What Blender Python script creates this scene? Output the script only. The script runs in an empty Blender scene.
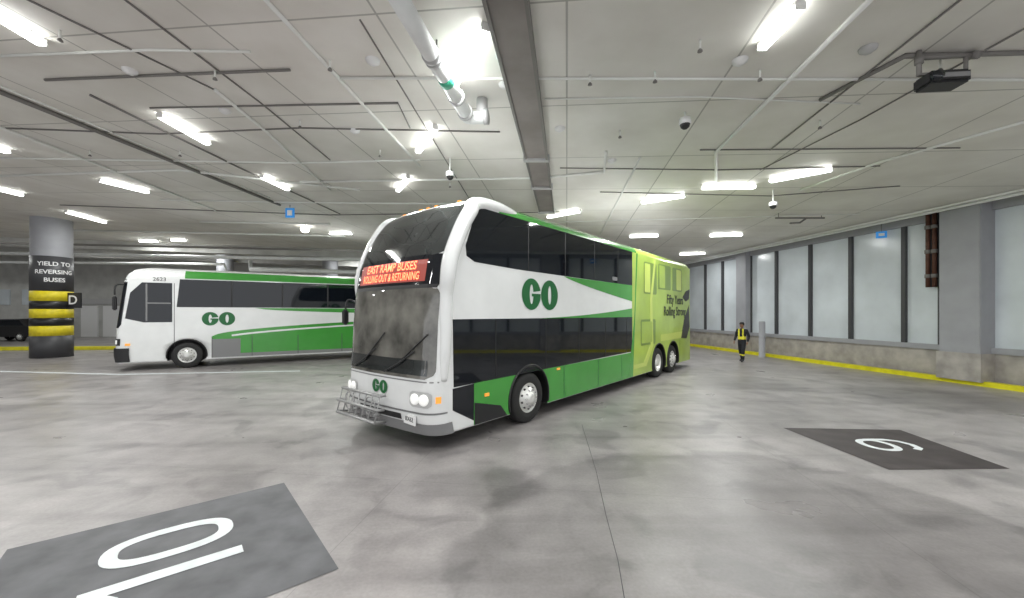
import bpy, bmesh, math, random
from mathutils import Vector, Matrix, Euler
random.seed(4)
sc=bpy.context.scene
F=400.0; H=2.15; HZ=313.0
def zc(x): return 5.95-0.035*x
def G(px,py):
    Y=F*H/(py-HZ); return Vector(((px-512)/F*Y,Y,0))
def C(px,py,drop=0.0):
    dx=(px-512)/F; dz=(HZ-py)/F
    Y=(3.8-drop)/(dz+0.035*dx)
    return Vector((dx*Y,Y,H+dz*Y))
# ---------------------------------------------------------------- materials
def mat(name,col,rough=.5,metal=0,emit=0,ecol=None,noise=0,nscale=5,coat=0,bump=0,spec=.5,ndetail=6):
    m=bpy.data.materials.new(name); m.use_nodes=True
    nt=m.node_tree; b=nt.nodes['Principled BSDF']
    c=(*col,1)
    b.inputs['Base Color'].default_value=c
    b.inputs['Roughness'].default_value=rough
    b.inputs['Metallic'].default_value=metal
    b.inputs['Specular IOR Level'].default_value=spec
    if coat: b.inputs['Coat Weight'].default_value=coat; b.inputs['Coat Roughness'].default_value=.06
    if emit:
        b.inputs['Emission Color'].default_value=(*(ecol or col),1); b.inputs['Emission Strength'].default_value=emit
    if noise or bump:
        tc=nt.nodes.new('ShaderNodeTexCoord'); n=nt.nodes.new('ShaderNodeTexNoise')
        n.inputs['Scale'].default_value=nscale; n.inputs['Detail'].default_value=ndetail
        nt.links.new(tc.outputs['Object'],n.inputs['Vector'])
        if noise:
            r=nt.nodes.new('ShaderNodeValToRGB')
            r.color_ramp.elements[0].position=.3; r.color_ramp.elements[1].position=.7
            r.color_ramp.elements[0].color=(*[x*(1-noise) for x in col],1)
            r.color_ramp.elements[1].color=(*[min(1,x*(1+noise)) for x in col],1)
            nt.links.new(n.outputs['Fac'],r.inputs['Fac']); nt.links.new(r.outputs['Color'],b.inputs['Base Color'])
        if bump:
            bp=nt.nodes.new('ShaderNodeBump'); bp.inputs['Strength'].default_value=bump; bp.inputs['Distance'].default_value=.02
            nt.links.new(n.outputs['Fac'],bp.inputs['Height']); nt.links.new(bp.outputs['Normal'],b.inputs['Normal'])
    return m
M={}
M['white']=mat('white_paint',(.80,.81,.81),.25,coat=.6,noise=.04,nscale=2)
M['green']=mat('go_green_paint',(.055,.31,.045),.25,coat=.6,noise=.06,nscale=2)
M['dgreen']=mat('dark_green_logo',(.01,.13,.035),.35)
M['lime']=mat('lime_wrap',(.38,.53,.08),.3,coat=.5,noise=.2,nscale=.9)
M['lime2']=mat('lime_wrap_pale',(.55,.66,.14),.3,coat=.4)
M['olive']=mat('olive_wrap',(.17,.27,.05),.3,coat=.4)
M['glass']=mat('tinted_window_glass',(.006,.008,.012),.04,spec=.6)
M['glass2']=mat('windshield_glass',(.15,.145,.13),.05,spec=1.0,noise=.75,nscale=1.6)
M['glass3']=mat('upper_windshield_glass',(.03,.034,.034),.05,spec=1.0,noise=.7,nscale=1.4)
M['black']=mat('black_plastic',(.012,.012,.013),.45)
M['blackpaint']=mat('black_paint',(.015,.015,.017),.35)
M['rubber']=mat('tire_rubber',(.02,.02,.02),.75,bump=.3,nscale=40)
M['rim']=mat('polished_wheel_rim',(.75,.75,.73),.3,metal=.4)
M['chrome']=mat('chrome',(.75,.75,.76),.2,metal=1)
M['rack']=mat('rack_grey_steel',(.38,.38,.38),.4,metal=.5)
M['grey']=mat('grey_plastic',(.22,.22,.225),.5)
M['lgrey']=mat('light_grey_metal',(.5,.5,.5),.5)
M['amber']=mat('amber_marker',(.8,.33,.05),.3,emit=.6)
M['lamp']=mat('headlight_lens',(.9,.9,.88),.1,emit=.35)
M['red']=mat('red_lens',(.5,.02,.02),.3,emit=.6)
M['led']=mat('led_display_orange',(1,.22,.10),.5,emit=5,ecol=(1,.12,.05))
M['ledb']=mat('led_display_board',(.12,.02,.015),.4,emit=.25,ecol=(1,.1,.05))
M['yellow']=mat('yellow_paint',(.80,.66,.02),.5,noise=.12,nscale=6)
M['yellowf']=mat('yellow_floor_paint',(.76,.70,.02),.45,noise=.15,nscale=3)
M['conduit']=mat('painted_conduit',(.84,.85,.82),.5)
M['conduitd']=mat('dark_conduit',(.20,.19,.18),.6)
M['pipe']=mat('painted_steel_pipe',(.80,.82,.81),.35,noise=.05)
M['pgreen']=mat('pipe_label_green',(.05,.4,.25),.5)
M['beam']=mat('steel_beam_channel',(.25,.225,.21),.55,noise=.2,nscale=1.2)
M['tube']=mat('fluorescent_tube',(1,1,.98),.4,emit=10,ecol=(.98,1,.97))
M['globe']=mat('round_lamp_glow',(1,.98,.9),.4,emit=10)
M['fixt']=mat('fixture_housing',(.85,.85,.83),.4)
M['panel']=mat('frosted_glass_panel',(.64,.69,.73),.2,noise=.12,nscale=.7)
M['mull']=mat('dark_mullion',(.06,.06,.065),.45)
M['conc']=mat('concrete_wall',(.38,.355,.33),.8,noise=.25,nscale=2.5,bump=.2)
M['concl']=mat('light_concrete_wall',(.54,.54,.52),.8,noise=.14,nscale=1.2)
M['concg']=mat('grey_painted_column',(.34,.345,.37),.6,noise=.06,nscale=2)
M['brown']=mat('rusty_pipe',(.10,.04,.025),.6,noise=.3,nscale=6)
M['blue']=mat('blue_sign',(.03,.25,.65),.4,emit=.4)
M['sign_white']=mat('sign_white',(.85,.85,.85),.5)
M['bay']=mat('bay_marking_dark_paint',(.115,.117,.125),.6,noise=.3,nscale=3,ndetail=10)
M['bayb']=mat('bay_marking_black_paint',(.05,.041,.041),.6,noise=.3,nscale=3,ndetail=10)
M['roadwhite']=mat('road_white_paint',(.72,.76,.77),.5,noise=.12,nscale=6)
M['skin']=mat('skin',(.30,.16,.10),.6)
M['cloth']=mat('dark_uniform_cloth',(.015,.016,.022),.85,noise=.2,nscale=20)
M['hivis']=mat('hivis_yellow',(.75,.70,.05),.6,emit=.1)
M['hair']=mat('black_hair',(.01,.008,.008),.7)
# ---------------------------------------------------------------- helpers
def link(o,parent=None):
    sc.collection.objects.link(o)
    if parent is not None: o.parent=parent
    return o
def empty(name,loc=(0,0,0),rz=0):
    e=bpy.data.objects.new(name,None); e.location=loc; e.rotation_euler=(0,0,rz); e.empty_display_size=.3
    sc.collection.objects.link(e); return e
def mk(name,vs,fs,m,parent=None,smooth=False):
    me=bpy.data.meshes.new(name); me.from_pydata([tuple(v) for v in vs],[],fs); me.update()
    if m: me.materials.append(M[m] if isinstance(m,str) else m)
    if smooth:
        for p in me.polygons:p.use_smooth=True
    return link(bpy.data.objects.new(name,me),parent)
def box(name,c,s,m,parent=None,rz=0,bev=0):
    bm=bmesh.new(); bmesh.ops.create_cube(bm,size=1)
    bmesh.ops.scale(bm,vec=Vector(s),verts=bm.verts)
    if bev: bmesh.ops.bevel(bm,geom=bm.edges[:],offset=bev,segments=2,affect='EDGES')
    bmesh.ops.rotate(bm,cent=(0,0,0),matrix=Matrix.Rotation(rz,3,'Z'),verts=bm.verts)
    bmesh.ops.translate(bm,vec=Vector(c),verts=bm.verts)
    me=bpy.data.meshes.new(name); bm.to_mesh(me); bm.free(); me.materials.append(M[m])
    return link(bpy.data.objects.new(name,me),parent)
def tube(name,pts,r,m,parent=None,segs=10,smooth_path=False,radii=None):
    pts=[Vector(p) for p in pts]
    if smooth_path and len(pts)>2:
        out=[];rr=[];n=len(pts)
        R_=radii or [1]*n
        for i in range(n-1):
            p0=pts[max(0,i-1)];p1=pts[i];p2=pts[i+1];p3=pts[min(n-1,i+2)]
            for k in range(5):
                t=k/5; out.append(.5*((2*p1)+(p2-p0)*t+(2*p0-5*p1+4*p2-p3)*t*t+(3*p1-p0-3*p2+p3)*t**3)); rr.append(R_[i]*(1-t)+R_[i+1]*t)
        out.append(pts[-1]); rr.append(R_[-1]); pts=out; radii=rr
    n=len(pts); radii=radii or [1]*n
    vs=[];fs=[]
    T=[(pts[min(n-1,i+1)]-pts[max(0,i-1)]).normalized() for i in range(n)]
    if (pts[0]-pts[-1]).length<1e-4: T[0]=T[-1]=(pts[1]-pts[-2]).normalized()
    u=T[0].orthogonal().normalized()
    for i in range(n):
        u=(u-T[i]*u.dot(T[i])).normalized(); v=T[i].cross(u)
        k=1
        if 0<i<n-1:
            c=(pts[i]-pts[i-1]).normalized().dot((pts[i+1]-pts[i]).normalized()); k=1/max(.5,math.sqrt(max(0.01,(1+c)/2)))
        for j in range(segs):
            a=2*math.pi*j/segs; vs.append(pts[i]+(u*math.cos(a)+v*math.sin(a))*r*radii[i]*(k if not smooth_path else 1))
    for i in range(n-1):
        for j in range(segs):
            j2=(j+1)%segs; fs.append((i*segs+j,i*segs+j2,(i+1)*segs+j2,(i+1)*segs+j))
    fs.append(tuple(range(segs))[::-1]); fs.append(tuple((n-1)*segs+j for j in range(segs)))
    return mk(name,vs,fs,m,parent,True)
def textmesh(name,txt,size,m,parent=None,matrix=None,align='CENTER',ext=.002,sx=1.0,bold=0,mapf=None):
    cu=bpy.data.curves.new(name+'_t','FONT'); cu.body=txt; cu.size=size; cu.align_x=align; cu.align_y='CENTER'; cu.extrude=ext; cu.offset=bold; cu.resolution_u=4
    o=bpy.data.objects.new(name+'_t',cu); sc.collection.objects.link(o)
    dg=bpy.context.evaluated_depsgraph_get(); me=bpy.data.meshes.new_from_object(o.evaluated_get(dg)); me.name=name
    bpy.data.objects.remove(o); bpy.data.curves.remove(cu)
    me.materials.clear(); me.materials.append(M[m])
    for v in me.vertices:
        v.co.x*=sx
        if mapf: v.co=mapf(v.co)
    if matrix is not None: me.transform(matrix)
    return link(bpy.data.objects.new(name,me),parent)
def lathe(name,prof,axis_m,m,parent=None,segs=32):
    vs=[];fs=[]
    n=len(prof)
    for i in range(segs):
        a=2*math.pi*i/segs
        for r,h in prof: vs.append(axis_m@Vector((r*math.cos(a),r*math.sin(a),h)))
    for i in range(segs):
        j=(i+1)%segs
        for k in range(n-1): fs.append((i*n+k,j*n+k,j*n+k+1,i*n+k+1))
    return mk(name,vs,fs,m,parent,True)
# ---------------------------------------------------------------- room
def grid_plane(name,x0,x1,y0,y1,zf,m,flip=False,nx=8,ny=8):
    vs=[];fs=[]
    for j in range(ny+1):
        for i in range(nx+1):
            x=x0+(x1-x0)*i/nx; y=y0+(y1-y0)*j/ny; vs.append((x,y,zf(x)))
    for j in range(ny):
        for i in range(nx):
            a=j*(nx+1)+i; q=(a,a+1,a+nx+2,a+nx+1); fs.append(q[::-1] if flip else q)
    return mk(name,vs,fs,m)
def floor_mat():
    m=bpy.data.materials.new('polished_concrete_floor'); m.use_nodes=True; nt=m.node_tree; N=nt.nodes; L=nt.links; b=N['Principled BSDF']
    tc=N.new('ShaderNodeTexCoord')
    def noise(s,d=6,dist=0,vec=None):
        n=N.new('ShaderNodeTexNoise'); n.inputs['Scale'].default_value=s; n.inputs['Detail'].default_value=d; n.inputs['Distortion'].default_value=dist; L.new(vec or tc.outputs['Object'],n.inputs['Vector']); return n.outputs['Fac']
    def ramp(inp,p0,c0,p1,c1):
        r=N.new('ShaderNodeValToRGB'); r.color_ramp.elements[0].position=p0; r.color_ramp.elements[1].position=p1
        r.color_ramp.elements[0].color=(*c0,1); r.color_ramp.elements[1].color=(*c1,1); L.new(inp,r.inputs['Fac']); return r.outputs['Color']
    def mul(a,bb,f=1,mode='MULTIPLY'):
        x=N.new('ShaderNodeMix'); x.data_type='RGBA'; x.blend_type=mode
        x.inputs[0].default_value=f
        L.new(a,x.inputs[6]); L.new(bb,x.inputs[7]); return x.outputs[2]
    base=ramp(noise(.35,8,.3),.3,(.285,.265,.265),.7,(.42,.395,.39))
    base=mul(base,ramp(noise(2.2,12,.1),.3,(.80,.80,.80),.7,(1.08,1.08,1.08)))
    base=mul(base,ramp(noise(1.1,10,.8),.36,(.76,.76,.765),.46,(1,1,1)))
    base=mul(base,ramp(noise(30,6),.3,(.90,.90,.90),.7,(1.05,1.05,1.05)))
    # tyre scuff streaks, running along the turning path of the buses
    for rot,sx,sy,k in ((math.radians(-50),.12,2.6,.86),(math.radians(-12),.10,2.0,.88)):
        mp=N.new('ShaderNodeMapping'); mp.inputs['Rotation'].default_value=(0,0,rot); mp.inputs['Scale'].default_value=(sx,sy,1); L.new(tc.outputs['Object'],mp.inputs['Vector'])
        base=mul(base,ramp(noise(1,6,.2,mp.outputs[0]),.34,(k,k,k),.5,(1,1,1)))
    dn=N.new('ShaderNodeTexNoise'); dn.inputs['Scale'].default_value=.9; dn.inputs['Detail'].default_value=5; L.new(tc.outputs['Object'],dn.inputs['Vector'])
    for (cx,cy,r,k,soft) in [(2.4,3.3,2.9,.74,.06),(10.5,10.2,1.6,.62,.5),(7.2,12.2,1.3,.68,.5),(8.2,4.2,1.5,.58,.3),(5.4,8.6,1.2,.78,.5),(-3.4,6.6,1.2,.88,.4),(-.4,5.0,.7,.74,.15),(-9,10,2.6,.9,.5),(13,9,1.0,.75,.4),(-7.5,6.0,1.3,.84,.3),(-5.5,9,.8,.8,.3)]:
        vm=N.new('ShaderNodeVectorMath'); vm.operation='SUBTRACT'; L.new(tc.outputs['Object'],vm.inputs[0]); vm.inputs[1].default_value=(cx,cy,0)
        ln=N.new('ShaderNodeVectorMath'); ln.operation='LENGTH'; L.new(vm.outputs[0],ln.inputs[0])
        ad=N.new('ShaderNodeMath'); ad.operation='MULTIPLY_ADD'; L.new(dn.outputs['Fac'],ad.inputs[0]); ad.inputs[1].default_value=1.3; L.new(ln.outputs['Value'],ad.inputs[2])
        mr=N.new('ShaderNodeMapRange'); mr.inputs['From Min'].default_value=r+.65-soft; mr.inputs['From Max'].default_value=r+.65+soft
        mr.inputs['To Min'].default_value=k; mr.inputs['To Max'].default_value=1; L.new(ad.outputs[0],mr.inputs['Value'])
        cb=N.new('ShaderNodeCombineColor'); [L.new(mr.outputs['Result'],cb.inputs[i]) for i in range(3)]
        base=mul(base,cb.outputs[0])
    mp=N.new('ShaderNodeMapping'); mp.inputs['Rotation'].default_value=(0,0,math.radians(7.8)); mp.inputs['Location'].default_value=(2.1,1.3,0); L.new(tc.outputs['Object'],mp.inputs['Vector'])
    br=N.new('ShaderNodeTexBrick'); br.offset=0; br.inputs['Scale'].default_value=1; br.inputs['Brick Width'].default_value=5.2; br.inputs['Row Height'].default_value=6.2
    br.inputs['Mortar Size'].default_value=.006; br.inputs['Mortar Smooth'].default_value=.4
    br.inputs['Color1'].default_value=br.inputs['Color2'].default_value=(1,1,1,1); br.inputs['Mortar'].default_value=(.78,.78,.78,1)
    L.new(mp.outputs[0],br.inputs['Vector']); base=mul(base,br.outputs['Color'])
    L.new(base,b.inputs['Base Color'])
    rr=ramp(noise(.8,4,.2),.3,(.27,.27,.27),.72,(.42,.42,.42)); L.new(rr,b.inputs['Roughness'])
    bp=N.new('ShaderNodeBump'); bp.inputs['Strength'].default_value=.08; bp.inputs['Distance'].default_value=.02; L.new(noise(14,8),bp.inputs['Height']); L.new(bp.outputs[0],b.inputs['Normal'])
    return m
def ceil_mat():
    m=bpy.data.materials.new('ceiling_concrete_panels'); m.use_nodes=True; nt=m.node_tree; N=nt.nodes; L=nt.links; b=N['Principled BSDF']
    tc=N.new('ShaderNodeTexCoord'); mp=N.new('ShaderNodeMapping'); mp.inputs['Rotation'].default_value=(0,0,math.radians(7.8)); L.new(tc.outputs['Object'],mp.inputs['Vector'])
    br=N.new('ShaderNodeTexBrick'); br.offset=.0; br.inputs['Scale'].default_value=1; br.inputs['Brick Width'].default_value=2.44; br.inputs['Row Height'].default_value=2.44
    br.inputs['Mortar Size'].default_value=.016; br.inputs['Mortar Smooth'].default_value=.2
    br.inputs['Color1'].default_value=(.83,.815,.77,1); br.inputs['Color2'].default_value=(.79,.775,.735,1); br.inputs['Mortar'].default_value=(.46,.45,.42,1)
    L.new(mp.outputs[0],br.inputs['Vector'])
    n=N.new('ShaderNodeTexNoise'); n.inputs['Scale'].default_value=.8; n.inputs['Detail'].default_value=8; L.new(tc.outputs['Object'],n.inputs['Vector'])
    r=N.new('ShaderNodeValToRGB'); r.color_ramp.elements[0].position=.3; r.color_ramp.elements[0].color=(.89,.88,.86,1); r.color_ramp.elements[1].position=.65; r.color_ramp.elements[1].color=(1.04,1.04,1.04,1); L.new(n.outputs['Fac'],r.inputs['Fac'])
    x=N.new('ShaderNodeMix'); x.data_type='RGBA'; x.blend_type='MULTIPLY'; x.inputs[0].default_value=1; L.new(br.outputs['Color'],x.inputs[6]); L.new(r.outputs['Color'],x.inputs[7]); L.new(x.outputs[2],b.inputs['Base Color'])
    b.inputs['Roughness'].default_value=.6
    return m
fm=floor_mat(); cm=ceil_mat()
def wx(y): return 15.9-.151*y
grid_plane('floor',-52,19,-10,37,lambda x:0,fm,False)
grid_plane('ceiling',-52,19,-10,37,zc,cm,True,nx=16)
box('wall_far',(-16,36.6,4),(74,.3,8.2),'concl')
box('wall_left',(-50.5,13,4),(.3,47,8.2),'concl')
aw=math.atan(.151)
def wr(y,off=0.0):
    return Vector((wx(y)-off*math.cos(aw), y-off*math.sin(aw),0))
wroot=empty('wall_right')
def wallbox(name,y0,y1,z0,z1,off,th,m,parent=wroot,bev=0):
    ym=(y0+y1)/2; ln=(y1-y0)/math.cos(aw); c=wr(ym,off+0.0)
    n=Vector((math.cos(aw),math.sin(aw),0))
    c=c+n*(th/2); 
    return box(name,(c.x,c.y,(z0+z1)/2),(th,ln,z1-z0),m,parent,rz=aw,bev=bev)
wallbox('base_wall',-9,36.3,0,.95,0,.35,'conc')
wallbox('base_wall_ledge',-9,36.3,.95,1.12,.06,.35,'concg')
wallbox('head_band',-9,36.3,5.18,6.4,0.04,.35,'concg')
ms=[-8,-6,-4,-2,0,2,4,6,8,10,11.9,13.0,14.07,15.95,17.75,19.6,21.3,22.1,23.5,25.1,26.9,28.7,30.5,32.3,34.1,36]
for i in range(len(ms)-1):
    wallbox('window_%d'%(i+1),ms[i]+.05,ms[i+1]-.05,1.12,5.18,-.08,.1,'panel')
for i,y in enumerate(ms): wallbox('mullion_%d'%i,y-.065,y+.065,1.1,5.2,.03,.2,'mull')
wallbox('curb_kerb',-9,36.3,0,.13,.34,.3,'conc')
wallbox('trim_painted_kerb_face',-9,36.3,0.0,.14,.40,.08,'yellowf'); wallbox('trim_painted_kerb_top',-9,36.3,.132,.146,.40,.22,'yellowf')
for nm,y0,y1,th in [('a',11.75,12.75,.55),('b',21.25,22.0,.4),('c',33,33.8,.4)]:
    p=empty('concrete_column'); wallbox('shaft',y0,y1,0.12,5.45,th-.1,th,'concg',p,bev=.02); wallbox('plinth',y0-.04,y1+.04,0.12,.95,th-.05,th,'conc',p)
p=empty('drain_pipe'); 
for k,yy in enumerate((13.02,13.2)):
    b=wr(yy,.22); tube('riser_%d'%k,[(b.x,b.y,3.0),(b.x,b.y,5.44)],.06,'brown',p)
    for z in (3.3,4.1,4.9): tube('collar_%d_%d'%(k,int(z*10)),[(b.x,b.y,z),(b.x,b.y,z+.12)],.085,'conduitd',p)
b=wr(13.1,.1); box('pipe_backing',(b.x,b.y,4.2),(.06,.45,2.4),'mull',p,rz=aw)
pt=G(762,357); p=empty('bollard_post',pt)
lathe('post',[(0,1.75),(.13,1.74),(.14,1.7),(.14,.02),(.18,.02),(.18,0)],Matrix.Identity(4),'concg',p,20)
p=empty('blue_wall_sign'); b=wr(14.6,.25); box('plate',(b.x,b.y,5.0),(.03,.30,.24),'blue',p,rz=.9); box('arrow',(b.x-.02,b.y-.03,5.0),(.03,.16,.1),'sign_white',p,rz=.9); tube('hanger',[(b.x,b.y,5.1),(b.x,b.y,5.4)],.012,'conduitd',p)
p=empty('blue_ceiling_sign'); c=C(290,205); box('plate',(c.x,c.y,c.z-.3),(.34,.03,.36),'blue',p); box('text_plate',(c.x,c.y-.02,c.z-.3),(.18,.03,.2),'sign_white',p); tube('hanger',[(c.x,c.y,c.z-.1),c],.015,'conduitd',p)
# ---------------------------------------------------------------- ceiling kit
beam=empty('ceiling_beam')
def beam_piece(name,y0,y1,w,dz0,dz1,m,xoff=0):
    xa=-.06+.1375*(y0-4.86)+xoff; xb=-.06+.1375*(y1-4.86)+xoff; vs=[]
    for (x,y) in ((xa,y0),(xb,y1)):
        for sx in (-w/2,w/2):
            for dz in (dz0,dz1): vs.append((x+sx,y,zc(x)-dz))
    fs=[(0,1,3,2),(4,6,7,5),(0,4,5,1),(2,3,7,6),(1,5,7,3),(0,2,6,4)]
    return mk(name,vs,fs,m,beam)
beam_piece('web',-9,14.4,.50,0,.10,'beam'); beam_piece('flange_a',-9,14.4,.05,0,.14,'conduitd',-.25); beam_piece('flange_b',-9,14.4,.05,0,.14,'conduitd',.25)
for k,y in enumerate((9.5,11.6,14.4)): beam_piece('splice_%d'%k,y,y+.12,.62,0,.16,'lgrey')
runs=[([(-60,68),(0,92),(280,205)],.045,'conduitd'),
([(-60,60),(0,86),(270,198)],.022,'conduit'),
([(262,-4),(420,166)],.03,'conduit'),
([(876,-6),(716,152),(716,188)],.035,'conduit'),
([(968,-6),(770,150)],.014,'conduitd'),
([(120,-4),(262,104),(330,160)],.014,'conduitd'),
([(20,-4),(215,90)],.014,'conduitd'),
([(45,80),(215,73),(290,70)],.022,'conduitd'),
([(340,78),(1060,80)],.022,'conduit'),
([(545,99),(700,97),(860,104)],.014,'conduit'),
([(150,108),(398,103),(410,128)],.014,'conduitd'),
([(700,150),(960,148)],.014,'conduitd'),
([(300,182),(540,178),(604,172),(606,152)],.032,'conduit'),
([(640,158),(600,235)],.026,'conduit'),
([(1060,112),(880,162),(800,190)],.028,'conduit'),
([(0,176),(180,170),(360,190)],.035,'conduit'),
([(60,205),(330,215),(560,212)],.02,'conduitd'),
([(200,222),(330,224)],.04,'conduit'),
([(560,222),(860,214)],.018,'conduit'),
([(820,100),(905,56),(1060,52)],.03,'conduitd'),
([(600,192),(770,196),(900,186)],.014,'conduitd'),
([(0,128),(160,134),(300,128),(500,132)],.016,'conduitd'),
([(215,90),(262,128),(330,190)],.03,'conduit'),
([(-40,112),(60,150),(215,210)],.035,'conduit'),
([(0,56),(150,50),(250,52)],.02,'conduit'),
([(90,95),(240,168),(340,214)],.022,'conduitd'),
([(360,20),(470,200)],.012,'conduitd'),
([(0,158),(120,160),(300,163),(420,160)],.025,'conduit'),
([(60,230),(200,233),(345,236)],.05,'conduit'),
([(160,200),(345,203),(470,204)],.03,'conduit'),
([(560,168),(720,170),(880,166)],.014,'conduitd'),
([(1040,20),(860,120),(760,170)],.012,'conduitd')]
for pts,r,m in runs: tube('electrical_conduit',[C(a,b,r) for a,b in pts],r,m)
P=[wr(y,.62) for y in (6,12.4,20,30,36)]
tube('service_pipe',[(q.x,q.y,5.36) for q in P],.05,'pipe')
tube('service_pipe',[(wr(y,.85).x,wr(y,.85).y,5.40) for y in (6,20,36)],.03,'conduit')
p=empty('storm_drain_pipe')
A=C(388,-20,.34); B=C(466,114,.34)
tube('main_run',[A,B],.115,'pipe',p,16)
d=(B-A).normalized()
for k,t in enumerate((.42,.45,.80,.97)):
    q=A+(B-A)*t; tube('coupling_%d'%k,[q,q+d*.07],.135,'lgrey',p,16)
tube('label_band',[A+(B-A)*.60,A+(B-A)*.66],.118,'pgreen',p,16)
side=Vector((d.y,-d.x,0))
tube('elbow',[B,B+d*.12,B+d*.16+side*.15,B+d*.16+side*.3],.11,'pipe',p,16,True)
q=B+d*.16+side*.25; tube('riser',[q,Vector((q.x,q.y,zc(q.x)-.01))],.10,'lgrey',p,16)
tube('stub_flange',[B+d*.16+side*.28,B+d*.16+side*.36],.13,'lgrey',p,16)
for k,t in enumerate((.5,.85)):
    q=A+(B-A)*t; tube('hanger_%d'%k,[q,Vector((q.x,q.y,zc(q.x)-.005))],.012,'conduitd',p)
def fixture(a,b,power=98,thick=.06,name='fluorescent_light_fixture'):
    a=Vector(a); b=Vector(b); mid=(a+b)/2; dv=b-a; L_=dv.length; rz=math.atan2(dv.y,dv.x)
    e=empty(name,(mid.x,mid.y,zc(mid.x)),rz)
    tilt=math.atan2(dv.z,math.hypot(dv.x,dv.y))
    e.rotation_euler=Euler((0,-tilt,rz))
    box('housing',(0,0,-.025),(L_+.02,thick*1.5,.045),'fixt',e)
    box('diffuser',(0,0,-.085),(L_,thick*2.1,.075),'tube',e,bev=.015)
    box('end_cap_a',(-L_/2-.01,0,-.07),(.02,thick*2.0,.09),'fixt',e); box('end_cap_b',(L_/2+.01,0,-.07),(.02,thick*2.0,.09),'fixt',e)
    li=bpy.data.lights.new('lamp_light','AREA'); li.shape='RECTANGLE'; li.size=L_; li.size_y=.16; li.energy=power; li.color=(.98,1,.98)
    o=bpy.data.objects.new('lamp_light',li); o.location=(0,0,-.14); link(o,e)
fx=[((-12,4),(42,38)),((455,78),(485,22)),((762,42),(800,0)),((160,112),(208,140)),((418,148),(435,124)),((770,178),(832,166)),
((702,185),(755,184)),((642,200),(685,193)),((630,235),(658,234)),((710,234),(742,233)),((548,215),(580,209)),((262,174),(288,187)),((100,178),(148,190)),
((-6,186),(22,193)),((398,188),(408,175)),((66,210),(105,221)),((680,253),(705,252)),((-20,140),(8,149)),((140,240),(158,240)),((172,239),(186,239)),((330,232),(352,232))]
for a,b in fx: fixture(C(*a),C(*b))
for (x,y) in [(-9,1.5),(-3,1),(3,1),(9,2),(-9,-5),(-3,-5),(3,-5),(9,-5),(-14,5),(-20,10),(-30,14),(-28,20),(-38,24),(-44,30),(13,4),(-32,29),(-22,29),(-12,30),(-2,33)]:  # rows beyond the view, plus extra fixtures added to brighten the dark left side
    fixture((x-.7,y,zc(x-.7)),(x+.7,y+.1,zc(x+.7)))
p=empty('round_ceiling_lamp'); c=C(305,226)
lathe('globe',[(0,-.32),(.12,-.29),(.19,-.2),(.19,-.12),(.1,-.03),(.1,0)],Matrix.Translation(c),'globe',p,20)
for (a,b) in [(373,60),(503,55),(130,70),(518,42),(505,84),(740,60),(355,130),(560,128),(868,48),(225,110),(612,160)]:
    c=C(a,b); lathe('smoke_detector',[(0,-.07),(.05,-.07),(.07,-.05),(.10,-.035),(.11,0)],Matrix.Translation(c),'sign_white' if a!=868 else 'lgrey',None,20)
for (a,b) in [(450,182),(330,60),(300,120),(590,75),(655,72),(760,70),(940,60),(215,70),(440,52),(620,130),(820,120),(90,150),(60,30),(180,150),(380,150),(700,40)]:
    c=C(a,b); e=empty('sprinkler_head',c); tube('drop',[(0,0,0),(0,0,-.12)],.015,'conduit',e); lathe('deflector',[(0,-.16),(.035,-.16),(.03,-.14),(.015,-.12)],Matrix.Identity(4),'conduitd',e,12)
for (a,b,hh) in [(450,158,.35),(773,190,.35),(685,112,.12)]:
    c=C(a,b); e=empty('security_camera',c)
    tube('pole',[(0,0,0),(0,0,-hh)],.02,'conduit',e); lathe('housing',[(.02,-hh+.02),(.1,-hh),(.11,-hh-.1),(.09,-hh-.11)],Matrix.Identity(4),'sign_white',e,20)
    lathe('dome',[(.09,-hh-.11),(.075,-hh-.16),(.04,-hh-.19),(0,-hh-.2)],Matrix.Identity(4),'black',e,20)
c=C(935,50); e=empty('ceiling_projector',c,rz=-.1)
tube('arm_left',[(-.2,0,0),(-.2,0,-.34)],.03,'conduitd',e); tube('arm_right',[(.38,0,-.10),(.38,0,-.34)],.025,'conduitd',e)
tube('cross_pipe',[(-.2,0,-.10),(.5,0,-.10)],.03,'conduitd',e); tube('cross_pipe_end',[(.44,0,-.10),(.54,0,-.10)],.05,'conduitd',e)
tube('collar',[(-.2,0,-.08),(-.2,0,-.18)],.05,'conduitd',e)
box('body',(.08,0,-.43),(.5,.30,.17),'blackpaint',e,bev=.03); box('vent_strip',(.08,-.155,-.43),(.42,.012,.06),'grey',e)
lathe('lens',[(0,.03),(.06,.03),(.07,0),(.07,-.04)],Matrix.Translation((-.1,-.16,-.43))@Matrix.Rotation(math.radians(90),4,'X'),'glass',e,20)
box('bracket',(.08,0,-.33),(.6,.05,.03),'conduitd',e)
e=empty('cable_tray_bracket',C(800,214)); box('bar',(0,0,-.14),(1.7,.05,.05),'conduitd',e)
for s in (-.75,.75): tube('rod',[(s,0,-.14),(s,0,.02)],.012,'conduitd',e)
tube('bent_arm',[(.2,0,-.16),(.0,0,-.3),(-.35,0,-.32)],.03,'conduitd',e)
for k,(x0,x1,y,hh) in enumerate([(-49,3,26.5,.55),(-49,5,31.5,.6)]):
    e=empty('ceiling_beam')
    vs=[]
    for x in (x0,x1):
        for yy in (y-.3,y+.3):
            for dz in (0,hh): vs.append((x,yy,zc(x)-dz))
    mk('downstand',vs,[(0,1,3,2),(4,6,7,5),(0,4,5,1),(2,3,7,6),(1,5,7,3),(0,2,6,4)],'concl',e)
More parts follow.
